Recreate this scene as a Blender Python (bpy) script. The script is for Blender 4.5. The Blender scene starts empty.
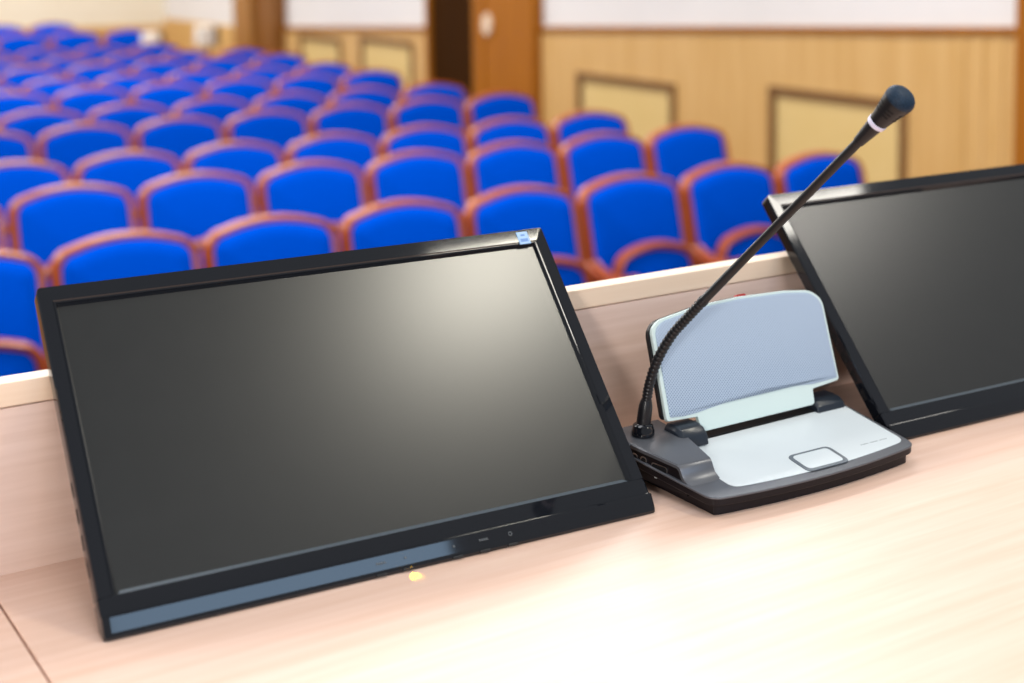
import bpy, bmesh, math, random
from mathutils import Vector, Matrix
S = bpy.context.scene
C = S.collection
R = math.radians
random.seed(4)

# ---------------------------------------------------------------- camera
# world: X runs along the desk and the seat rows, Y runs away from the stage, Z up, hall floor z = 0
EYE, DT = 1.99, 1.465                      # eye height, desk top height
STAGE = 0.715
FPX, PPY, PIT, ROL, YAW = 1505.57, 76.6, R(5.392), R(-.7189), R(58.25)
up = Vector((0, 0, 1)); fh = Vector((math.cos(YAW), math.sin(YAW), 0)); rt = Vector((math.sin(YAW), -math.cos(YAW), 0))
FW = fh * math.cos(PIT) - up * math.sin(PIT)
DN = -(fh * math.sin(PIT) + up * math.cos(PIT))
XI = rt * math.cos(ROL) - DN * math.sin(ROL)
YI = rt * math.sin(ROL) + DN * math.cos(ROL)
cd = bpy.data.cameras.new('camera'); cam = bpy.data.objects.new('camera', cd); C.objects.link(cam)
M = Matrix.Identity(4)
for i in range(3):
    M[i][0] = XI[i]; M[i][1] = -YI[i]; M[i][2] = -FW[i]
M[2][3] = EYE
cam.matrix_world = M
cd.sensor_width = 36; cd.lens = FPX / 1024 * 36
cd.shift_y = -(341.5 - PPY) / 1024
cd.clip_start = .05; cd.clip_end = 200
cd.dof.use_dof = True; cd.dof.focus_distance = 1.40; cd.dof.aperture_fstop = 3.7
S.camera = cam

# ---------------------------------------------------------------- light and exposure
S.view_settings.view_transform = 'Standard'; S.view_settings.look = 'None'
S.view_settings.exposure = 0.0; S.view_settings.gamma = 1; S.view_settings.use_curve_mapping = False
w = bpy.data.worlds.new('world'); S.world = w; w.use_nodes = True
bg = w.node_tree.nodes['Background']; bg.inputs[0].default_value = (.93, .96, 1.0, 1); bg.inputs[1].default_value = .42

def area(name, loc, size, power, color=(1, .97, .92), sy=None, target=None):
    l = bpy.data.lights.new(name, 'AREA'); l.energy = power; l.color = color; l.size = size
    if sy: l.shape = 'RECTANGLE'; l.size_y = sy
    o = bpy.data.objects.new(name, l); C.objects.link(o); o.location = loc
    if target:
        o.rotation_euler = (Vector(target) - Vector(loc)).to_track_quat('-Z', 'Y').to_euler()
    return o
# ceiling luminaires above stage and seats, plus added fill lights for the desk
area('ceiling_lamp_or_fill', (2.24, .14, 4.5), .46, 36, (1, .945, .80), sy=.42)
area('ceiling_lamp_or_fill', (3.50, .24, 4.5), .76, 18, (1, .95, .86), sy=.40)
area('ceiling_lamp_or_fill', (.5, 1.9, 4.5), 1.6, 26, (.95, .97, 1), sy=1.2)  # unseen fill, added to light the desk
area('ceiling_lamp_or_fill', (.2, -2.6, 4.5), 1.4, 78, (.96, .98, 1))  # unseen fill behind the camera, added to brighten the desk's privacy screen
area('side_window', (-1.7, -1.25, 2.5), .34, 46, (1, .96, .91), target=(1, 1.1, 1.6))
area('rear_window', (2.0, -5.0, 4.2), 2.6, 70, (.46, .70, 1.0), sy=1.7, target=(1.2, 1.1, 1.7))
for yy in (5.0, 10.5, 16.0):
    for xx in (-1.0, 3.4):
        area('ceiling_lamp_or_fill', (xx, yy, 4.8), 2.6, 222, (1, .985, .96), sy=1.2)

# ---------------------------------------------------------------- materials
def mat(name, col, rough=.5, spec=.5, metal=0, **kw):
    m = bpy.data.materials.new(name); m.use_nodes = True
    b = m.node_tree.nodes['Principled BSDF']
    b.inputs['Base Color'].default_value = (*col, 1); b.inputs['Roughness'].default_value = rough
    b.inputs['Specular IOR Level'].default_value = spec; b.inputs['Metallic'].default_value = metal
    for k, v in kw.items(): b.inputs[k.replace('_', ' ')].default_value = v
    return m
def srgb(r, g, b):
    f = lambda c: (c / 255 / 12.92) if c / 255 <= .04045 else ((c / 255 + .055) / 1.055) ** 2.4
    return (f(r), f(g), f(b))
def noisy(name, c1, c2, scale=(1, 1, 1), nscale=8, rough=.5, spec=.5, bump=0, detail=6, coat=0, lo=.3, hi=.7):
    """two-tone procedural grain; scale stretches the noise in object space"""
    m = mat(name, c1, rough, spec); nt = m.node_tree; n = nt.nodes; L = nt.links; b = n['Principled BSDF']
    tc = n.new('ShaderNodeTexCoord'); mp = n.new('ShaderNodeMapping'); mp.inputs['Scale'].default_value = scale
    no = n.new('ShaderNodeTexNoise'); no.inputs['Scale'].default_value = nscale; no.inputs['Detail'].default_value = detail
    no.inputs['Roughness'].default_value = .6
    cr = n.new('ShaderNodeValToRGB'); cr.color_ramp.elements[0].color = (*c1, 1); cr.color_ramp.elements[1].color = (*c2, 1)
    cr.color_ramp.elements[0].position = lo; cr.color_ramp.elements[1].position = hi
    L.new(tc.outputs['Object'], mp.inputs[0]); L.new(mp.outputs[0], no.inputs['Vector']); L.new(no.outputs[0], cr.inputs[0]); L.new(cr.outputs[0], b.inputs['Base Color'])
    if bump:
        bu = n.new('ShaderNodeBump'); bu.inputs['Strength'].default_value = bump; bu.inputs['Distance'].default_value = .002
        L.new(no.outputs[0], bu.inputs['Height']); L.new(bu.outputs[0], b.inputs['Normal'])
    if coat: b.inputs['Coat Weight'].default_value = coat; b.inputs['Coat Roughness'].default_value = .12
    return m
BEECH = noisy('beech_laminate', srgb(226, 188, 166), srgb(236, 202, 184), (1.2, 28, 28), 3.2, .34, .45, detail=9, lo=.32, hi=.66)
BEECH2 = noisy('pale_beech_laminate', srgb(219, 188, 172), srgb(232, 204, 190), (1.2, 28, 36), 3.0, .38, .45, detail=9, lo=.32, hi=.66)
EDGE = noisy('beech_edge_band', srgb(238, 208, 180), srgb(246, 220, 196), (1, 30, 30), 3, .35, .45)
BLACKG = mat('glossy_black_plastic', (.006, .007, .010), .05, .5)
BLACKM = mat('satin_black_plastic', (.006, .006, .008), .36, .38)
HOUSE = mat('matt_black_plastic', (.014, .014, .016), .5, .4)
DARK = mat('dark_recess', (.004, .004, .005), .6, .3)
SCREEN = noisy('switched_off_matt_screen', (.010, .0105, .0105), (.012, .0125, .0125), (1, 1, 1), 30, .26, .6)
CHAMF = mat('polished_grey_edge', (.10, .12, .14), .18, .6)
GREYM = mat('metallic_grey_plastic', srgb(92, 94, 100), .36, .6, metal=.35)
CHAR = mat('charcoal_plastic', (.008, .006, .008), .35, .22)
WHITE = noisy('white_satin_plastic', srgb(208, 215, 218), srgb(212, 219, 222), (1, 1, 1), 4, .30, .5)
RIM = mat('pale_mint_plastic', srgb(200, 216, 214), .35, .5)
INK = mat('grey_print', srgb(150, 156, 160), .5)
BLUEH = mat('blue_black_hinge', (.012, .018, .028), .3, .5)
RED = mat('red_indicator_lens', (.45, .02, .015), .3)
RINGW = mat('white_light_ring', srgb(228, 226, 248), .4)
STICK = mat('pale_blue_sticker', srgb(150, 186, 228), .4)
STICKD = mat('sticker_print', srgb(84, 130, 196), .4)
PORT = mat('port_metal', (.45, .47, .5), .25, .5, metal=1)
BLUE = noisy('royal_blue_fabric', (.0, .060, .50), (.0, .070, .56), (1, 1, 1), 60, 1, 0, bump=.15)
CWOOD = noisy('orange_varnished_wood', srgb(146, 64, 18), srgb(166, 76, 25), (3, 3, 14), 5, .42, .5, coat=.12)
WALLW = noisy('off_white_wall_paint', srgb(212, 209, 207), srgb(218, 215, 213), (1, 1, 1), 1.5, .8, .2)
WALLC = noisy('cream_wall_paint', srgb(222, 212, 190), srgb(226, 217, 197), (1, 1, 1), 1.5, .8, .2)
PANELW = noisy('honey_wood_panelling', srgb(192, 151, 88), srgb(206, 168, 110), (1, 9, .6), 2.2, .42, .35, detail=4)
PANELD = mat('dark_panel_frame', srgb(112, 76, 34), .5)
NICHE = noisy('pale_yellow_board', srgb(206, 178, 116), srgb(212, 186, 128), (1, 1, 1), 2, .6, .25)
DOORW = noisy('brown_door_wood', srgb(142, 84, 14), srgb(160, 98, 20), (1, 6, .5), 2, .5, .2)
DOORD = noisy('doorway_shade_brown', srgb(46, 24, 2), srgb(52, 28, 4), (1, 6, .5), 2, .8, .05)
FLOORM = noisy('brown_hall_carpet', srgb(120, 80, 52), srgb(132, 90, 60), (1, 1, 1), 20, .9, .1)
def led_mat(name, col, s):
    m = mat(name, col); b = m.node_tree.nodes['Principled BSDF']
    b.inputs['Emission Color'].default_value = (*col, 1); b.inputs['Emission Strength'].default_value = s; return m
LED = led_mat('amber_power_light', (1, .50, .02), 6)
# fine perforated grille: rows of tiny holes
def grille_mat():
    m = mat('blue_grey_speaker_mesh', srgb(172, 188, 212), .45, .5); nt = m.node_tree; n = nt.nodes; L = nt.links; b = n['Principled BSDF']
    tc = n.new('ShaderNodeTexCoord'); mp = n.new('ShaderNodeMapping'); mp.inputs['Rotation'].default_value = (0, R(35), 0); mp.inputs['Scale'].default_value = (1, .01, 1)
    v = n.new('ShaderNodeTexVoronoi'); v.inputs['Scale'].default_value = 430; v.inputs['Randomness'].default_value = 0
    cr = n.new('ShaderNodeValToRGB'); cr.color_ramp.elements[0].position = .25; cr.color_ramp.elements[1].position = .45
    cr.color_ramp.elements[0].color = (*srgb(84, 100, 124), 1); cr.color_ramp.elements[1].color = (*srgb(162, 178, 198), 1)
    L.new(tc.outputs['Object'], mp.inputs[0]); L.new(mp.outputs[0], v.inputs['Vector']); L.new(v.outputs['Distance'], cr.inputs[0]); L.new(cr.outputs[0], b.inputs['Base Color'])
    return m
GRILLE = grille_mat()

# ---------------------------------------------------------------- helpers
def obj(name, bm, m, parent=None, smooth=False, bevel=0, seg=3, sub=0, angle=35):
    me = bpy.data.meshes.new(name); bmesh.ops.recalc_face_normals(bm, faces=bm.faces[:]); bm.to_mesh(me); bm.free()
    o = bpy.data.objects.new(name, me); C.objects.link(o)
    for mm in (m if isinstance(m, (list, tuple)) else [m]): me.materials.append(mm)
    if parent is not None: o.parent = parent
    if bevel:
        b = o.modifiers.new('bevel', 'BEVEL'); b.width = bevel; b.segments = seg; b.limit_method = 'ANGLE'; b.angle_limit = R(angle)
        b.harden_normals = True
        smooth = True
    if sub:
        s = o.modifiers.new('sub', 'SUBSURF'); s.levels = sub; s.render_levels = sub; smooth = True
    if smooth:
        for p in me.polygons: p.use_smooth = True
        if not sub:
            for e in me.edges: pass
            try: me.set_sharp_from_angle(angle=R(40))
            except Exception: pass
    return o
def thing(name, label, cat, loc=(0, 0, 0), rot=(0, 0, 0), group=None):
    o = bpy.data.objects.new(name, None); C.objects.link(o); o.location = loc; o.rotation_euler = rot
    o.empty_display_size = .1; o['label'] = label; o['category'] = cat
    if group: o['group'] = group
    return o
def tag(o, label, cat, group=None):
    o['label'] = label; o['category'] = cat
    if group: o['group'] = group
    return o
def struct(o):
    o['kind'] = 'structure'; return o
def box(bm, x0, x1, y0, y1, z0, z1):
    vs = [bm.verts.new((x, y, z)) for z in (z0, z1) for x, y in ((x0, y0), (x1, y0), (x1, y1), (x0, y1))]
    for f in ((0, 1, 2, 3), (4, 5, 6, 7), (0, 1, 5, 4), (1, 2, 6, 5), (2, 3, 7, 6), (3, 0, 4, 7)): bm.faces.new([vs[i] for i in f])
    return vs
def bbox(*a):
    bm = bmesh.new(); box(bm, *a); return bm
def loft(bm, loops, close=True, caps=True):
    L = [[bm.verts.new(p) for p in lp] for lp in loops]; n = len(L[0])
    for a, b in zip(L, L[1:]):
        for i in range(n if close else n - 1):
            j = (i + 1) % n; bm.faces.new((a[i], a[j], b[j], b[i]))
    if caps: bm.faces.new(L[0][::-1]); bm.faces.new(L[-1])
    return L
def roundpoly(pts, radii, seg=6):
    """2-D polygon with rounded corners; radii one number or a list"""
    out = []; n = len(pts)
    for i, p in enumerate(pts):
        r = radii if isinstance(radii, (int, float)) else radii[i]
        p = Vector(p); a = Vector(pts[i - 1]) - p; b = Vector(pts[(i + 1) % n]) - p
        if r <= 0: out.append(tuple(p)); continue
        r = min(r, a.length * .48, b.length * .48)
        s, e = p + a.normalized() * r, p + b.normalized() * r
        for k in range(seg + 1):
            t = k / seg; q = s * (1 - t) ** 2 + p * 2 * t * (1 - t) + e * t * t; out.append(tuple(q))
    return out
def inset2(pts, d):
    """shrink a 2-D polygon (any winding) by d along vertex normals"""
    n = len(pts); A = sum(pts[i][0] * pts[(i + 1) % n][1] - pts[(i + 1) % n][0] * pts[i][1] for i in range(n)); s = 1 if A > 0 else -1
    out = []
    for i in range(n):
        a = Vector(pts[i - 1]); b = Vector(pts[(i + 1) % n]); t = (b - a)
        t = t.normalized() if t.length > 1e-9 else Vector((1, 0)); nn = Vector((-t.y, t.x)) * s
        out.append((pts[i][0] + nn.x * d, pts[i][1] + nn.y * d))
    return out
def tube(bm, path, rads, seg=14, caps=True):
    path = [Vector(p) for p in path]; loops = []; ref = Vector((0, 0, 1)); prev = None
    for i, p in enumerate(path):
        t = (path[min(i + 1, len(path) - 1)] - path[max(i - 1, 0)]).normalized()
        if prev is None:
            u = t.cross(ref);  u = u.normalized() if u.length > .05 else t.cross(Vector((1, 0, 0))).normalized()
        else: u = (prev - t * prev.dot(t)).normalized()
        prev = u; v = t.cross(u); r = rads[i] if isinstance(rads, (list, tuple)) else rads
        loops.append([p + (u * math.cos(2 * math.pi * k / seg) + v * math.sin(2 * math.pi * k / seg)) * r for k in range(seg)])
    loft(bm, loops, True, caps)
def bez(pts, n=24):
    """Catmull-Rom through points"""
    P = [Vector(p) for p in pts]; P = [P[0] * 2 - P[1]] + P + [P[-1] * 2 - P[-2]]; out = []
    for i in range(1, len(P) - 2):
        for k in range(n):
            t = k / n; a, b, c, d = P[i - 1:i + 3]
            out.append(.5 * ((2 * b) + (c - a) * t + (2 * a - 5 * b + 4 * c - d) * t * t + (3 * b - a - 3 * c + d) * t ** 3))
    out.append(P[-2]); return out
def ray(px, py): return FW + XI * ((px - 512) / FPX) + YI * ((py - PPY) / FPX)
EYEV = Vector((0, 0, EYE))

# ---------------------------------------------------------------- the hall: floor, walls, doors
WX = 6.12; BY = 18.0; H = 4.6
struct(obj('floor', bbox(-9, WX + .3, 1.9, BY + .3, -.1, 0), FLOORM))
bm = bmesh.new(); box(bm, -9, WX, 15.35, BY, 0, .09); box(bm, -9, WX, 16.5, BY, .09, .13)
struct(obj('trim_1', bm, FLOORM))                                    # low platform under the last rows
# right wall: white plaster above, honey panelling with inset boards below
def wain_z(y):   # top of the panelling; it climbs gently towards the stage
    P = [(1.0, 1.56), (5.04, 1.488), (7.19, 1.395), (9.47, 1.292), (11.13, 1.214), (14.16, 1.075), (18, 1.0)]
    for (a, za), (b, zb) in zip(P, P[1:]):
        if a <= y <= b: return za + (zb - za) * (y - a) / (b - a)
    return P[0][1]
struct(obj('wall_right', bbox(WX + .02, WX + .2, 1.9, BY, 0, H), WALLW))
DY0, DY1, DY2 = 9.47, 10.42, 11.13          # door leaf and dark doorway
def wains(name, y0, y1, niches):
    """panelling board along the right wall with shallow framed boards, whose tops are zt"""
    bm = bmesh.new(); ys = sorted({y0, y1} | {v for n in niches for v in n[:2]} | {y for y in (5.04, 7.19) if y0 < y < y1})
    for a, b in zip(ys, ys[1:]):
        inn = [n for n in niches if a >= n[0] - 1e-6 and b <= n[1] + 1e-6]
        lo = inn[0][2] if inn else 0
        vs = box(bm, WX, WX + .02, a, b, lo, wain_z(a))
        for v in vs:
            if v.co.z > lo + .001 and abs(v.co.y - b) < 1e-6: v.co.z = wain_z(b)
            elif v.co.z < .6 and inn: v.co.z = lo
    bmesh.ops.remove_doubles(bm, verts=bm.verts, dist=1e-5)
    struct(obj(name, bm, PANELW))
    for k, (a, b, zt) in enumerate(niches):
        f = bmesh.new(); t = .045; d = .02
        box(f, WX - d, WX + .018, a, b, zt - t, zt); box(f, WX - d, WX + .018, a, a + t, .1, zt - t); box(f, WX - d, WX + .018, b - t, b, .1, zt - t)
        fo = tag(obj('niche_frame', f, PANELD), '', 'panel'); yield fo, a, b, zt
PN = ['pale inset wall board under the white wall, nearest to the monitor on the right',
      'pale inset wall board nearest the brown door, on its right side',
      'pale inset wall board just left of the dark doorway',
      'pale inset wall board next to the brown pillar']
pk = 0
nich = [('wall_panelling', 1.95, DY0, [(5.80, 6.91, 1.058), (7.84, 8.98, .995)]), ('wall_panelling', DY2, 14.3, [(11.5, 12.53, 1.078), (12.95, 13.9, 1.03)])]
for nm, y0, y1, ns in nich:
    for fo, a, b, zt in wains('trim_2' if y0 < 5 else 'trim_3', y0, y1, ns):
        r = thing('wall_board', PN[pk], 'wall panel', (WX, (a + b) / 2, .1)); pk += 1
        for k in ('label', 'category'): del fo[k]
        fo.name = 'frame'; fo.parent = r; fo.matrix_parent_inverse = Matrix.Translation((-WX, -(a + b) / 2, -.1))
        o = obj('board', bbox(.004, .018, a + .045 - (a + b) / 2, b - .045 - (a + b) / 2, 0, zt - .145), NICHE, r)
# cap bead on top of the panelling
def bead(name, y0, y1):
    ys = [y0] + [y for y in (5.04, 7.19) if y0 < y < y1] + [y1]; bm = bmesh.new()
    loft(bm, [[(WX - .02, y, wain_z(y) - .025), (WX + .02, y, wain_z(y) - .025), (WX + .02, y, wain_z(y) + .01), (WX - .02, y, wain_z(y) + .01)] for y in ys])
    struct(obj(name, bm, PANELD if False else DOORW))
bead('trim_4', 1.95, DY0); bead('trim_5', DY2, 14.3)
# ribbed grooves on the near end of the panelling
bm = bmesh.new()
for i in range(26):
    y = 2.4 + i * .125
    if y < 5.5: box(bm, WX - .006, WX, y, y + .06, .05, wain_z(y) - .04)
struct(obj('trim_6', bm, PANELW))
# brown post at the right edge
struct(obj('trim_7', bbox(WX - .05, WX + .02, 4.86, 5.04, 0, H), DOORW))
# door: brown leaf with an oval plate, dark doorway beside it
d1 = struct(obj('door_1', bbox(WX - .05, WX + .02, DY0, DY1 - .02, 0, 2.6), DOORW, bevel=.004))
bm = bmesh.new(); box(bm, WX - .062, WX - .05, DY0 + .02, DY0 + .24, .05, 2.5); box(bm, WX - .062, WX - .05, DY1 - .2, DY1 - .04, .05, 2.5)
o = obj('stile', bm, DOORW, d1)
bm = bmesh.new(); pl = [(.055 * math.cos(t), .085 * math.sin(t)) for t in [2 * math.pi * k / 20 for k in range(20)]]
loft(bm, [[(WX - .075, 10.15 + a, 1.29 + b) for a, b in pl], [(WX - .05, 10.15 + a, 1.29 + b) for a, b in pl]])
o = obj('door_plate', bm, mat('pale_door_plate', srgb(226, 205, 178), .4), d1); o['label'] = 'pale oval plate on the brown door'
struct(obj('doorway_dark', bbox(WX - .02, WX + .02, DY1, DY2, 0, 2.6), DOORD, bevel=.004))  # slab across the opening, painted with the doorway's darkness
struct(obj('trim_8', bbox(WX - .06, WX + .02, DY2, DY2 + .05, 0, 2.6), DOORW))
# brown corner pillar; lit and shaded tones of its two faces put into the colours
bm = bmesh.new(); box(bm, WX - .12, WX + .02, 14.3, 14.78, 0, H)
struct(obj('trim_9', bm, mat('pillar_wood_shaded', srgb(122, 74, 16), .5)))
struct(obj('trim_10', bbox(WX - .18, WX + .02, 14.78, 15.25, 0, H), mat('pillar_wood_lit', srgb(150, 102, 44), .5)))
struct(obj('trim_11', bbox(WX, WX + .02, 15.25, BY, 0, 1.02), PANELW))
# back wall
struct(obj('wall_back', bbox(-9, WX + .02, BY, BY + .2, 0, H), WALLC))
bm = bmesh.new(); vs = box(bm, -9, WX, BY - .02, BY, 0, 1.0)
for v in vs:
    if v.co.z > .5: v.co.z = .94 if v.co.x > 0 else 1.19
struct(obj('trim_12', bm, PANELW))

# ---------------------------------------------------------------- hall chairs (local: faces -Y, seat row along X)
def lean(y, z): return y + (z - .45) * math.tan(R(13))           # back leans away from the stage
def chair():
    t = thing('hall_chair', '', 'chair')
    # back frame: rounded wooden hoop, deeper than the pad
    def outline(w, z0, z1, r, sag):
        p = []
        n = 12
        top = [(-w + r * 0 + (2 * w) * k / n, z1 - sag * (2 * k / n - 1) ** 2) for k in range(n + 1)]
        poly = [(-w, z0)] + top + [(w, z0)]
        rad = [.02] + [r] + [0] * (n - 1) + [r] + [.02]
        return roundpoly(poly, rad, 5) if False else round_top(w, z0, z1, r, sag)
    def round_top(w, z0, z1, r, sag, n=10):
        # bottom corners, straight sides, quarter rounds, gently arched top
        out = [(-w, z0), (-w, z1 - sag - r)]
        cx = -w + r
        for k in range(1, 7):
            a = math.pi - (math.pi / 2 - .16) * k / 6; out.append((cx + r * math.cos(a), z1 - sag - r + r * math.sin(a)))
        xs = out[-1][0]; zs = out[-1][1]
        for k in range(1, n):
            x = xs + (-2 * xs) * k / n; out.append((x, zs + (z1 - zs) * (1 - (x / xs) ** 2)))
        m = [(-x, z) for x, z in out[:8]][::-1]
        return out + m
    O = round_top(.268, .34, .938, .080, .032); I = round_top(.238, .40, .916, .060, .030)
    bm = bmesh.new()
    lo = [[(x, lean(-.022, z), z) for x, z in I], [(x, lean(-.030, z), z) for x, z in inset2(O, .006)], [(x, lean(-.018, z), z) for x, z in O],
          [(x, lean(.024, z), z) for x, z in O], [(x, lean(.03, z), z) for x, z in inset2(O, .008)]]
    loft(bm, lo, True, False)
    bm.faces.new([bm.verts.new(p) for p in lo[-1]]); bmesh.ops.remove_doubles(bm, verts=bm.verts, dist=1e-5)
    obj('backrest_frame', bm, CWOOD, t, smooth=True)
    bm = bmesh.new(); J = inset2(I, .001)
    loft(bm, [[(x, lean(.012, z), z) for x, z in J], [(x, lean(-.026, z), z) for x, z in J], [(x, lean(-.038, z), z) for x, z in inset2(J, .012)], [(x, lean(-.046, z), z) for x, z in inset2(J, .05)]])
    obj('backrest_pad', bm, BLUE, t, smooth=True)
    # tipped-up seat: wooden rim with a blue cushion, standing in front of the back
    so = round_top(.215, .36, .672, .10, .02); si = inset2(so, .034)
    def tl(y, z): return y - .005 + (z - .36) * .12
    bm = bmesh.new()
    lo = [[(x, tl(-.125, z), z) for x, z in si], [(x, tl(-.15, z), z) for x, z in inset2(so, .010)], [(x, tl(-.14, z), z) for x, z in so], [(x, tl(-.10, z), z) for x, z in so]]
    loft(bm, lo, True, False); bm.faces.new([bm.verts.new(p) for p in lo[-1]]); bmesh.ops.remove_doubles(bm, verts=bm.verts, dist=1e-5)
    so_ = obj('seat', bm, CWOOD, t, smooth=True)
    bm = bmesh.new(); sj = inset2(si, .001)
    loft(bm, [[(x, tl(-.105, z), z) for x, z in sj], [(x, tl(-.13, z), z) for x, z in sj], [(x, tl(-.14, z), z) for x, z in inset2(sj, .02)]])
    obj('seat_cushion', bm, BLUE, so_, smooth=True)
    for s in (-1, 1):
        # armrest: slim wooden rail with a rounded knob at its front
        bm = bmesh.new(); ax = s * .258; p = bez([(ax, -.02, .60), (ax, -.07, .575), (ax, -.18, .555), (ax, -.29, .575)], 6)
        tube(bm, p + [p[-1] + Vector((0, -.012, .004)), p[-1] + Vector((0, -.024, .007)), p[-1] + Vector((0, -.030, .008))], [.0145] * (len(p) - 2) + [.017, .020, .0205, .016, .004], 10)
        obj('armrest', bm, CWOOD, t, smooth=True)
        bm = bmesh.new()
        loft(bm, [[(ax - .012, -.09, .0), (ax + .012, -.09, .0), (ax + .012, .06, .0), (ax - .012, .06, .0)],
                  [(ax - .012, -.07, .08), (ax + .012, -.07, .08), (ax + .012, .0, .08), (ax - .012, .0, .08)],
                  [(ax - .012, -.10, .565), (ax + .012, -.10, .565), (ax + .012, -.05, .575), (ax - .012, -.05, .575)]])
        obj('leg', bm, CWOOD, t, bevel=.004, seg=2)
    return t
def dup(root):
    r = root.copy(); C.objects.link(r)
    for ch in list(root.children):
        c = ch.copy(); C.objects.link(c); c.parent = r
        for g in list(ch.children):
            d = g.copy(); C.objects.link(d); d.parent = c
    return r
ORD = ['', 'first', 'second', 'third', 'fourth', 'fifth', 'sixth', 'seventh', 'eighth', 'ninth', 'tenth', 'eleventh', 'twelfth', 'thirteenth', 'fourteenth', 'fifteenth', 'sixteenth']
def pix(p):
    d = Vector(p) - EYEV; return 512 + FPX * d.dot(XI) / d.dot(FW), PPY + FPX * d.dot(YI) / d.dot(FW)
rows = [(5.28, 1.598, 6, 0), (6.47, 1.7375, 6, 0), (7.336, 1.695, 6, 0), (8.598, 1.843, 6, 0), (9.493, 1.823, 6, 0), (10.72, 1.94, 6, 0), (11.6, 1.93, 6, 0),
        (12.8, 2.04, 6, 0), (13.7, 2.04, 6, 0), (14.9, 2.14, 5, 0), (16.0, 2.2, 5, .09), (17.1, 2.25, 4, .13)]
proto = chair(); used = False
seat_rows = []
for ri, (ny, c0, last, dz) in enumerate(rows):
    xs = []
    for j in range(last, -12, -1):
        x = c0 + .56 * j; px, py = pix((x + .28, ny - .02, .95))
        if px < -6: break
        xs.append(x)
    for k, x in enumerate(xs):
        o = proto if not used else dup(proto); used = True
        o.location = (x + .02, ny - .1, dz)
        rn = 'front row' if ri == 0 else 'rearmost row' if ri == len(rows) - 1 else ORD[ri + 1] + ' row'
        kn = 'at right end' if k == 0 else ORD[k + 1] + ' from right end'
        o['label'] = f'blue padded wooden hall chair, {kn} of the {rn}'
        o['category'] = 'chair'; o['group'] = 'blue hall chairs in rows'

# two small white boxes standing on slim posts before the back wall
for (px, py, wd, hh, lab) in ((208, 36, .13, .22, 'larger white box on a slim stand by the far wall, beside the brown pillar'),
                              (154, 40, .12, .16, 'smaller white box on a slim stand by the far wall, further left')):
    r = ray(px, py); q = EYEV + r * (17.75 / r.y) if False else EYEV + r * (15.1 / r.y)
    base = 0.0
    t = thing('white_box', lab, 'box', (q.x, q.y, base), group='white boxes by the far wall')
    z = q.z - base
    obj('box_body', bbox(-wd, wd * .4, -.07, .07, z - hh / 2, z + hh / 2), mat('white_box_paint', srgb(232, 226, 216), .5), t, bevel=.03)
    obj('shadow_side', bbox(wd * .4, wd * .4 + .05, -.06, .06, z - hh / 2, z + hh / 2 - .01), mat('box_side_shadow', srgb(90, 66, 40), .5), t, bevel=.006)  # shadow on the right side, painted as a dark brown slab
    bm = bmesh.new(); tube(bm, [(0, 0, .02), (0, 0, z - hh / 2)], .012); tube(bm, [(0, 0, 0), (0, 0, .02)], .12, 24); obj('stand', bm, HOUSE, t, smooth=True)

# ---------------------------------------------------------------- stage and desk
struct(obj('trim_13', bbox(-6, 5.5, -2.5, 1.85, 0, STAGE), FLOORM))          # stage block
SEAMX = .256; PY = 1.2525; PT = .162
def desk(name, x0, x1, lab):
    t = thing(name, lab, 'desk', (x0, .62, STAGE))
    w = x1 - x0; D = 1.30 - .62; zt = DT - STAGE
    obj('desktop', bbox(.0008, w - .0008, 0, PY + .018 - .62, zt - .028, zt), BEECH, t, bevel=.0012, seg=2)
    obj('privacy_screen', bbox(.0008, w - .0008, PY - .62, PY - .62 + .018, zt, zt + PT - .0215), BEECH2, t)
    cp = obj('screen_cap', bbox(.0008, w - .0008, PY - .62, PY - .62 + .022, zt + PT - .0205, zt + PT), EDGE, t, bevel=.001, seg=2)
    obj('front_panel', bbox(.0008, w - .0008, PY - .62 - .004, PY - .62 + .014, .0, zt - .028), BEECH2, t)
    for xx in (.02, w - .045): obj('side_panel', bbox(xx, xx + .025, .06, PY - .62 - .004, 0, zt - .028), BEECH2, t)
    return t
desk('conference_desk', SEAMX, 2.75, 'long beech conference desk carrying both monitors and the microphone unit')
desk('conference_desk', -1.4, SEAMX, 'beech desk section left of the seam, at the lower left corner')

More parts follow.
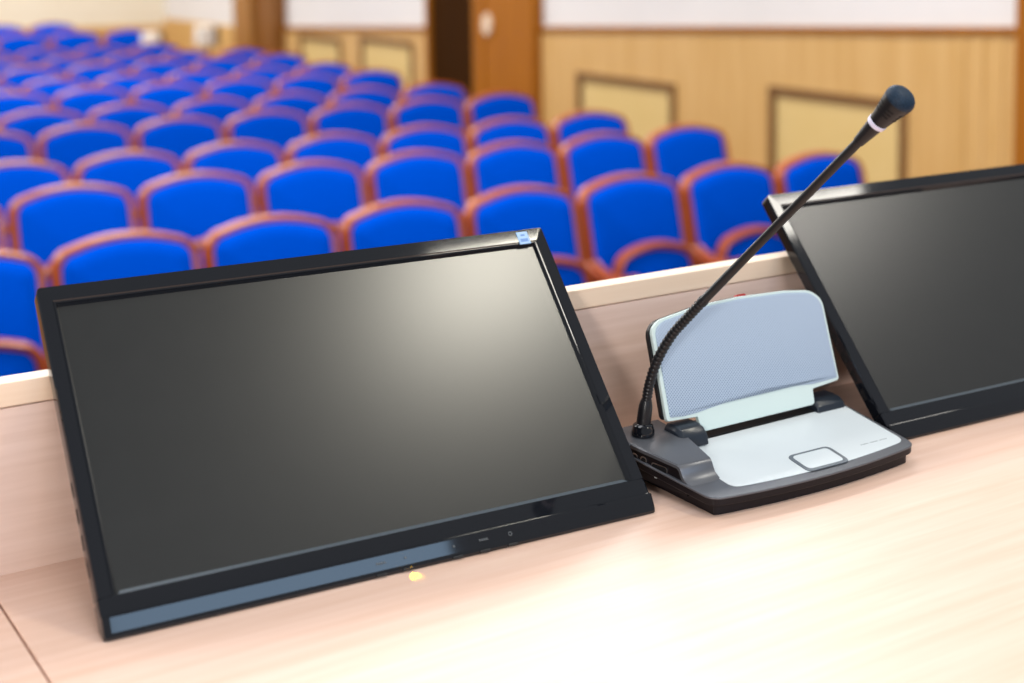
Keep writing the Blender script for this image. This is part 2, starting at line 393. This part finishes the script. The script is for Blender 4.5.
# ---------------------------------------------------------------- monitors
MW, MH = .4990, .3085
def monitor(loc, lab, tilt, yaw, extra=False):
    t = thing('computer_monitor', lab, 'monitor', loc, (-R(90 - tilt), 0, R(yaw)))
    # housing: slab with a swollen middle at the back (local Y points backwards)
    bm = bmesh.new()
    def rr(x0, x1, z0, z1, r): return roundpoly([(x0, z0), (x1, z0), (x1, z1), (x0, z1)], r, 6)
    A = rr(.0015, MW - .0015, .020, MH - .0015, .010)
    loft(bm, [[(x, .0062, z) for x, z in A], [(x, .0135, z) for x, z in A], [(x, .0145, z) for x, z in inset2(A, .002)]])
    obj('housing', bm, HOUSE, t, smooth=True)
    B = rr(.10, MW - .10, .070, .185, .03)
    bm = bmesh.new(); loft(bm, [[(x, .0142, z) for x, z in B], [(x, .034, z) for x, z in inset2(B, .012)], [(x, .038, z) for x, z in inset2(B, .02)]])
    obj('rear_cover', bm, HOUSE, t, smooth=True)
    bm = bmesh.new(); loft(bm, [[(x, .030, .075), (x, .030, .120), (x, .112, .1035), (x, .090, .0835)] for x in (.17, .33)])
    obj('stand', bm, HOUSE, t, bevel=.002)
    # bezel: U of glossy black, outer edge rounded, inner edge chamfered
    out = [(0, .0345)] + roundpoly([(0, .0345), (0, MH), (MW, MH), (MW, .0345)], [0, .008, .008, 0], 6)[1:-1] + [(MW, .0345)]
    ix0, ix1, iz1 = .0165, MW - .0165, MH - .0195
    def shift(ps, d):   # inset open U
        res = []
        for x, z in ps:
            xx = min(max(x, d), MW - d); zz = min(z, MH - d); res.append((xx, zz))
        return res
    n = len(out)
    def inner(d):
        res = []
        for x, z in out:
            xx = ix0 + d if x < .02 else ix1 - d if x > MW - .02 else x
            zz = iz1 - d if z > MH - .02 else z
            res.append((xx, zz))
        return res
    loops = [[(x, .0125, z) for x, z in shift(out, .0003)], [(x, .004, z) for x, z in out], [(x, .0006, z) for x, z in shift(out, .0003)], [(x, -.0012, z) for x, z in shift(out, .0012)],
             [(x, -.0016, z) for x, z in inner(-.0045)], [(x, -.0004, z) for x, z in inner(-.0036)], [(x, -.0006, z) for x, z in inner(-.0022)], [(x, .0034, z) for x, z in inner(.0002)]]
    bm = bmesh.new(); loft(bm, loops, False, False)
    o = obj('bezel', bm, BLACKG, t, smooth=True); o.data.set_sharp_from_angle(angle=R(9))
    # screen glass and the polished strip along its lower edge
    obj('screen', bbox(ix0 - .002, ix1 + .002, .0032, .0052, .0320, iz1 + .002), SCREEN, t)
    bm = bmesh.new(); loft(bm, [[(ix0 + .0030, .0033, .0388), (ix0 + .0002, -.0009, .0347), (ix0 + .0002, .0033, .0345)], [(ix1 - .0030, .0033, .0388), (ix1 - .0002, -.0009, .0347), (ix1 - .0002, .0033, .0345)]])
    obj('lower_trim', bm, CHAMF, t)
    # chin: profile drawn out along the full width, rounded ends
    prof = [(.0125, .0348), (-.0008, .0348), (-.0016, .0342), (-.0020, .0200), (-.0050, .0186), (-.0053, .0172), (-.0020, .0062), (-.0006, .0036), (.0012, .0020), (.0035, .0022), (.0125, .0125)]
    bm = bmesh.new(); L = []
    for x, k in ((0, .55), (.0006, .85), (.0022, .96), (.006, 1), (MW - .006, 1), (MW - .0022, .96), (MW - .0006, .85), (MW, .55)):
        L.append([(x, .006 + (y - .006) * (k if y < .006 else 1), .018 + (z - .018) * (k * .35 + .65)) for y, z in prof])
    loft(bm, L); o = obj('chin', bm, BLACKG, t, smooth=True); o.data.set_sharp_from_angle(angle=R(9))
    # buttons, printed marks and power light under the chin
    for i, x in enumerate((.222, .246, .292, .318, .345)):
        obj('button', bbox(x, x + .010, -.0016, .0015, .0020, .0040), BLACKM, t, bevel=.0006, seg=2)
    GP = mat('dim_grey_print', (.08, .09, .1), .5)
    def mk(*b): obj('printed_mark', bbox(*b), GP, t)
    for x0, n_ in ((.2235, 4), (.3190, 4)):
        bm = bmesh.new(); pts = []
        for i in range(n_):      # four tiny joined letters
            x = x0 + i * .0022; pts += [(x, .0108), (x, .0126), (x + .0011, .0126), (x + .0011, .0112)]
        pts += [(x0 + n_ * .0022, .0112), (x0 + n_ * .0022, .0108)]
        loft(bm, [[(x, -.00415, z) for x, z in pts], [(x, -.0030, z) for x, z in pts]]); obj('printed_mark', bm, GP, t)
    for x0 in (.249, .294): mk(x0, x0 + .0016, -.00415, -.0030, .0109, .0124)
    bm = bmesh.new(); n_ = 14
    ring = [[(.349 + r_ * math.cos(2 * math.pi * k / n_), y_, .0114 + r_ * math.sin(2 * math.pi * k / n_)) for k in range(n_)] for r_, y_ in ((.0018, -.0030), (.0018, -.00415), (.0012, -.00415), (.0012, -.0030))]
    loft(bm, ring, True, False); obj('printed_mark', bm, GP, t)
    # side vents
    for sx in (.0004, MW - .0009):
        for k in range(4):
            z = .055 + k * .022
            obj('vent_slot', bbox(sx - .0005, sx + .001, .005, .0105, z, z + .012), CHAMF if False else DARK, t)
    if extra:
        s = obj('sticker', bbox(.4670, .4795, -.0022, -.0008, .2905, .3045), STICK, t, bevel=.0003)
        s['label'] = 'pale blue square sticker on the top right of the bezel'
        bm = bmesh.new(); box(bm, .4690, .4775, -.0024, -.0021, .2930, .2965); box(bm, .4710, .4755, -.0024, -.0021, .2995, .3015)
        obj('sticker_print', bm, STICKD, s)
        bm = bmesh.new(); tube(bm, [(.253, -.0012, .0030), (.253, .0008, .0034)], .0011, 12); l = obj('power_light', bm, LED, t, smooth=True); l['label'] = 'small amber power light'
        pl = bpy.data.lights.new('power_glow', 'SPOT'); pl.energy = .05; pl.color = (1, .62, .0); pl.shadow_soft_size = .0015; pl.spot_size = R(70); pl.spot_blend = .8
        po = bpy.data.objects.new('power_glow', pl); C.objects.link(po); po.parent = t; po.location = (.253, -.0045, .0030)
        po.rotation_euler = (R(0), 0, 0)
    return t
monitor((.3058, 1.0829, DT), 'black flat-screen monitor on the left, leaning back against the desk screen', 48.2, -2.85, True)
monitor((1.119, 1.0714, DT), 'black flat-screen monitor at the right edge, behind the microphone unit', 47.7, -1.9)

# ---------------------------------------------------------------- conference microphone unit
ux, uy = .97, 1.08
U = thing('conference_microphone', 'grey and white desktop conference microphone unit with raised speaker and gooseneck, between the monitors', 'microphone', (ux, uy, DT))
def loc2(p): return (p[0] - ux, p[1] - uy)
def zt(y): return .0175 + (y - 1.01) * .100
def front_curve(x0, y0, x1, y1, bulge, n=10):
    return [(x0 + (x1 - x0) * k / n, y0 + (y1 - y0) * k / n - bulge * (1 - (2 * k / n - 1) ** 2)) for k in range(n + 1)]
fc = front_curve(.837, 1.0205, 1.097, 1.0225, .0105)
tray = roundpoly([(.8202, 1.168)] + fc + [(1.108, 1.168)], [.012] + [.012] + [0] * 9 + [.014] + [.012], 6)
def prism(poly, z0, z1, ox=0):
    """z0, z1: numbers or functions of world y"""
    f0 = z0 if callable(z0) else (lambda y: z0); f1 = z1 if callable(z1) else (lambda y: z1)
    bm = bmesh.new(); loft(bm, [[(x - ux, y - uy, f0(y)) for x, y in poly], [(x - ux, y - uy, f1(y)) for x, y in poly]]); return bm
low = inset2(tray, .0055); low = [(max(x, .8435), y) for x, y in low]
obj('base', prism(low, .0005, lambda y: zt(y) - .006), CHAR, U, bevel=.0015, seg=2)
obj('tray_edge', prism(inset2(tray, .0006), lambda y: zt(y) - .0085, lambda y: zt(y) - .0012), CHAR, U, bevel=.0012, seg=2)
obj('tray', prism(tray, lambda y: zt(y) - .0022, zt), GREYM, U, bevel=.0010, seg=3)
# raised left shoulder with the socket
zs = lambda y: .0370 + (y - 1.065) * .06
sh = [(.8315, 1.166), (.8372, 1.0745), (.8705, 1.0745), (.885, 1.1245), (.8865, 1.166)]
XS = lambda y: .8385 - (y - 1.0205) * .125
SP = [(1.166, zs(1.166)), (1.120, zs(1.12)), (1.0670, zs(1.067)), (1.0640, zs(1.064) - .0008), (1.0620, zs(1.06) - .0035), (1.0605, .0300), (1.0580, .0262), (1.0535, .0232), (1.0470, .0207), (1.047, .0195), (1.0520, .0195), (1.0590, .0215), (1.0620, .0255), (1.0650, .0318), (1.0680, .0335), (1.120, zs(1.12) - .0042), (1.166, zs(1.166) - .0042)]
bm = bmesh.new()
loft(bm, [[(XS(y) + .0008 - ux, y - uy, z - .0012 * (i < 9)) for i, (y, z) in enumerate(SP)], [(XS(y) + .0020 - ux, y - uy, z) for y, z in SP],
          [((.8865 if y > 1.13 else .8712 + max(0, (y - 1.065)) * .26) - ux, y - uy, z) for y, z in SP]])
obj('shoulder', bm, GREYM, U, smooth=True)
obj('shoulder_side', prism([(XS(1.164) + .0025, 1.164), (XS(1.066) + .0025, 1.066), (XS(1.056) + .0025, 1.056), (.852, 1.056), (.852, 1.066), (.852, 1.164)], lambda y: .010, lambda y: min(zs(y) - .0015, .0200 + max(0, (y - 1.056)) * 1.5)), CHAR, U)
# ports on the left side
def side_port(name, y, z, w_, h_, m, d=.0015):
    x = XS(y) + .0025
    P_ = roundpoly([(y - w_ / 2, z - h_ / 2), (y + w_ / 2, z - h_ / 2), (y + w_ / 2, z + h_ / 2), (y - w_ / 2, z + h_ / 2)], min(w_, h_) * .45, 5)
    bm = bmesh.new(); loft(bm, [[(x - d - ux + (yy - y) * -.125, yy - uy, zz) for yy, zz in P_], [(x + .002 - ux, yy - uy, zz) for yy, zz in P_]]); return obj(name, bm, m, U, smooth=True)
for y in (1.124, 1.112):
    side_port('audio_jack', y, .0285, .0085, .0085, PORT, .0008); side_port('jack_hole', y, .0285, .0055, .0055, DARK, .0012)
side_port('card_slot', 1.091, .0265, .021, .0080, PORT, .0008); side_port('slot_opening', 1.091, .0265, .0185, .0055, DARK, .0012)
side_port('printed_arrow', 1.096, .0175, .004, .003, WHITE, .0006)
# white top plate
pf = front_curve(.8690, 1.0300, 1.0925, 1.0335, .0085)
plate = roundpoly([(.8860, 1.1240), (.8722, 1.0665)] + [(.8700, 1.0600)] + pf + [(1.1010, 1.1285)], [.003, .002, .003] + [.016] + [0] * 9 + [.013] + [.004], 6)
obj('top_plate', prism(plate, lambda y: zt(y) - .001, lambda y: zt(y) + .0006), WHITE, U, bevel=.0003, seg=1)
# talk button with grey ring
def quad(cx, cy, w_, h_, r, sk=0): return roundpoly([(cx - w_ / 2, cy - h_ / 2), (cx + w_ / 2, cy - h_ / 2), (cx + w_ / 2 + sk, cy + h_ / 2), (cx - w_ / 2 + sk, cy + h_ / 2)], r, 5)
obj('button_ring', prism(quad(.981, 1.0395, .054, .036, .008, .004), lambda y: zt(y) + .0004, lambda y: zt(y) + .0014), mat('grey_ring', srgb(96, 104, 112), .35, .5), U, bevel=.0004, seg=2)
obj('talk_button', prism(quad(.981, 1.0395, .0455, .0285, .006, .003), lambda y: zt(y) + .0012, lambda y: zt(y) + .0019), WHITE, U, bevel=.0003, seg=2)
bm = bmesh.new()
for i in range(17):
    if i % 6 == 5: continue
    x = 1.0440 + i * .0021
    vs = box(bm, x - ux, x + .0013 - ux, 1.0440 - uy, 1.0453 - uy, zt(1.0446) + .0005, zt(1.0446) + .0008)
obj('printed_lettering', bm, INK, U)
# black trough and hinge blocks behind the plate
obj('hinge_trough', prism([(.886, 1.1255), (1.1015, 1.1295), (1.1015, 1.160), (.886, 1.160)], lambda y: zt(1.13) - .002, lambda y: zt(1.13) + .0012), DARK, U)
def hinge(x0, x1, dy, dz):
    P_ = [(1.116, .029), (1.118, .038), (1.124, .0435), (1.132, .0450), (1.146, .0450), (1.150, .029)]
    bm = bmesh.new(); L = []
    for x, k in ((x0, .75), (x0 + .004, 1), (x1 - .003, 1), (x1, .85)):
        L.append([(x - ux, y - uy + dy, .029 + (z - .029) * k * (1 + dz / .016)) for y, z in P_])
    loft(bm, L); return obj('hinge_block', bm, BLUEH, U, bevel=.0015, seg=2)
hinge(.876, .9085, -.004, .003); hinge(1.061, 1.099, .006, -.004)
# raised loudspeaker lid
LX = .9885
LID = bpy.data.objects.new('speaker_lid', None)
lo_ = [(-.1165, .0188), (-.1120, .1085), (-.1015, .1165), (-.0495, .1236), (.0030, .1252), (.0640, .1232), (.1000, .1190), (.1140, .1080), (.1115, .0222),
       (.0735, .0192), (.0715, .0035), (-.0775, .0023), (-.0790, .0173)]
rad = [.004, .012, .008, 0, 0, 0, .010, .014, .004, .0012, .004, .003, .0012]
lidp = roundpoly(lo_, rad, 5)
th = R(20)
LM = Matrix.Translation((LX - ux, 1.125 - uy, .035)) @ Matrix.Rotation(-th, 4, 'X')
def lidobj(name, bm, m, parent=U, **k):
    bmesh.ops.transform(bm, matrix=LM, verts=bm.verts); return obj(name, bm, m, parent, **k)
bm = bmesh.new(); loft(bm, [[(x, .0050, z) for x, z in lidp], [(x, .0, z) for x, z in lidp]])
lid = lidobj('speaker_lid', bm, RIM, bevel=.0010, seg=2, angle=50)
lid['label'] = 'raised white speaker lid with blue-grey mesh'
back = roundpoly([(-.1178, .021), (-.1135, .1075), (-.103, .1165), (-.0495, .1240), (.0030, .1256), (.0640, .1236), (.1000, .1192), (.1130, .1080), (.1105, .024)], [.006, .012, .008, 0, 0, 0, .01, .014, .006], 5)
bm = bmesh.new(); loft(bm, [[(x, .0050, z) for x, z in back], [(x, .0100, z) for x, z in back], [(x, .013, z) for x, z in inset2(back, .006)]])
lidobj('lid_back', bm, BLACKM, lid, smooth=True)
gr = [(-.1120, .0222), (-.1085, .1070), (-.0985, .1140), (-.0495, .1208), (.0030, .1225), (.0640, .1205), (.0975, .1165), (.1105, .1060), (.1085, .0250),
      (.0750, .0240), (.0450, .0262), (.0100, .0275), (-.0245, .0262), (-.055, .0238), (-.0780, .0215), (-.095, .0208)]
gp = roundpoly(gr, [.002, .010, .008, 0, 0, 0, .008, .012, .002] + [0] * 7, 5)
bm = bmesh.new(); loft(bm, [[(x, .0002, z) for x, z in gp], [(x, -.0008, z) for x, z in gp], [(x, -.0012, z) for x, z in inset2(gp, .002)]])
lidobj('speaker_mesh', bm, GRILLE, lid)
bm = bmesh.new(); loft(bm, [[(x, y_, z) for x, z in roundpoly([(.004, .122), (.020, .122), (.018, .1275), (.006, .1275)], .002)] for y_ in (.006, .010)])
lidobj('indicator_lamp', bm, RED, lid)
# gooseneck
def gp3(px, py, d): return EYEV + ray(px, py) * d - Vector((ux, uy, DT))
def base_d(px, py, z): r = ray(px, py); return (z + DT - EYE) / r.z
d0 = base_d(643, 431, .0455)
b0 = gp3(643, 431, d0)
bm = bmesh.new()
prof = [(0, -.003), (.0112, -.003), (.0112, .001), (.0104, .0030), (.0100, .0062), (.0085, .0075), (.0072, .0082)]
loops = [[(b0.x + r_ * math.cos(a), b0.y + r_ * math.sin(a), b0.z + z) for a in [2 * math.pi * k / 28 for k in range(28)]] for r_, z in prof[1:]]
loft(bm, loops); obj('socket_collar', bm, BLACKG, U, smooth=True)
# centre line: rises, bends, then runs straight and slightly towards the speaker
cl = [b0 + Vector((0, 0, .004))]
cl += [gp3(646.5, 400, d0 - .001), gp3(650, 382, d0 - .003), gp3(658.5, 358, d0 - .008), gp3(672, 335, d0 - .016), gp3(688, 317, d0 - .026), gp3(704, 300, d0 - .036)]
tip = (911, 91); td = 1.235
N0 = gp3(704, 300, d0 - .036); N1 = gp3(877, 122.8, 1.262)
path = bez(cl, 8)
sl = path[:9]
bm = bmesh.new(); tube(bm, sl, [.0070, .0070, .0070, .0070, .0070, .0068, .0066, .0060, .0053], 20)
neck = obj('gooseneck', bm, BLACKM, U, smooth=True)
flex = bez([sl[-2]] + cl[2:], 18); bm = bmesh.new()
fr = [.0047 + .00055 * (1 if (i % 3) == 0 else -.4) for i in range(len(flex))]
tube(bm, flex, fr, 18); f_ = obj('flexible_section', bm, BLACKM, neck, smooth=True); f_.data.set_sharp_from_angle(angle=R(80))
dirv = (N1 - N0); Ln = dirv.length; dv = dirv.normalized()
bm = bmesh.new(); st = [N0 - dv * .004, N0, N0 + dv * .001, N0 + dv * .12, N0 + dv * (Ln - .026), N0 + dv * (Ln - .0255), N0 + dv * (Ln - .002)]
tube(bm, st, [.0052, .0052, .0044, .0040, .0042, .0050, .0074], 20); obj('neck_tube', bm, BLACKM, neck, smooth=True)
bm = bmesh.new(); tube(bm, [N1 - dv * .0022, N1 - dv * .0018, N1 + dv * .0018, N1 + dv * .0022], [.0078, .0084, .0088, .0084], 28); rg = obj('light_ring', bm, RINGW, neck, smooth=True)
bm = bmesh.new()
hs = [(.0020, .0082), (.007, .0090), (.014, .0102), (.021, .0116), (.027, .0128), (.0290, .0130)]
tube(bm, [N1 + dv * a for a, _ in hs], [r_ for _, r_ in hs], 28); hd = obj('microphone_head', bm, BLACKM, neck, smooth=True)
# dark slots around the head (belongs to the head)
bm = bmesh.new(); u0 = dv.cross(Vector((0, 0, 1))).normalized(); v0 = dv.cross(u0)
for q in range(6):
    for s_ in range(3):
        a = .0145 + s_ * .0038; rr_ = .0103 + (a - .014) * .19 + .0003; lp = []
        for k in range(5):
            ang = q * math.pi / 3 + .5 + (k - 2) * .13; e = u0 * math.cos(ang) + v0 * math.sin(ang); lp.append((e, rr_))
        loft(bm, [[N1 + dv * (a - .0007) + e * (r_ - .0015), N1 + dv * (a - .0007) + e * r_, N1 + dv * (a + .0007) + e * r_, N1 + dv * (a + .0007) + e * (r_ - .0015)] for e, r_ in lp])
obj('head_slot', bm, DARK, neck)
bm = bmesh.new(); ds = [(.0285, .0126), (.0298, .0134), (.0325, .0132), (.0355, .0119), (.0378, .0094), (.0391, .0056), (.0396, .0016)]
tube(bm, [N1 + dv * a for a, _ in ds], [r_ for _, r_ in ds], 28)
FO = noisy('black_blue_windscreen_mesh', (.003, .010, .024), (.016, .040, .075), (1, 1, 1), 900, .55, .25)
obj('windscreen', bm, FO, neck, smooth=True)
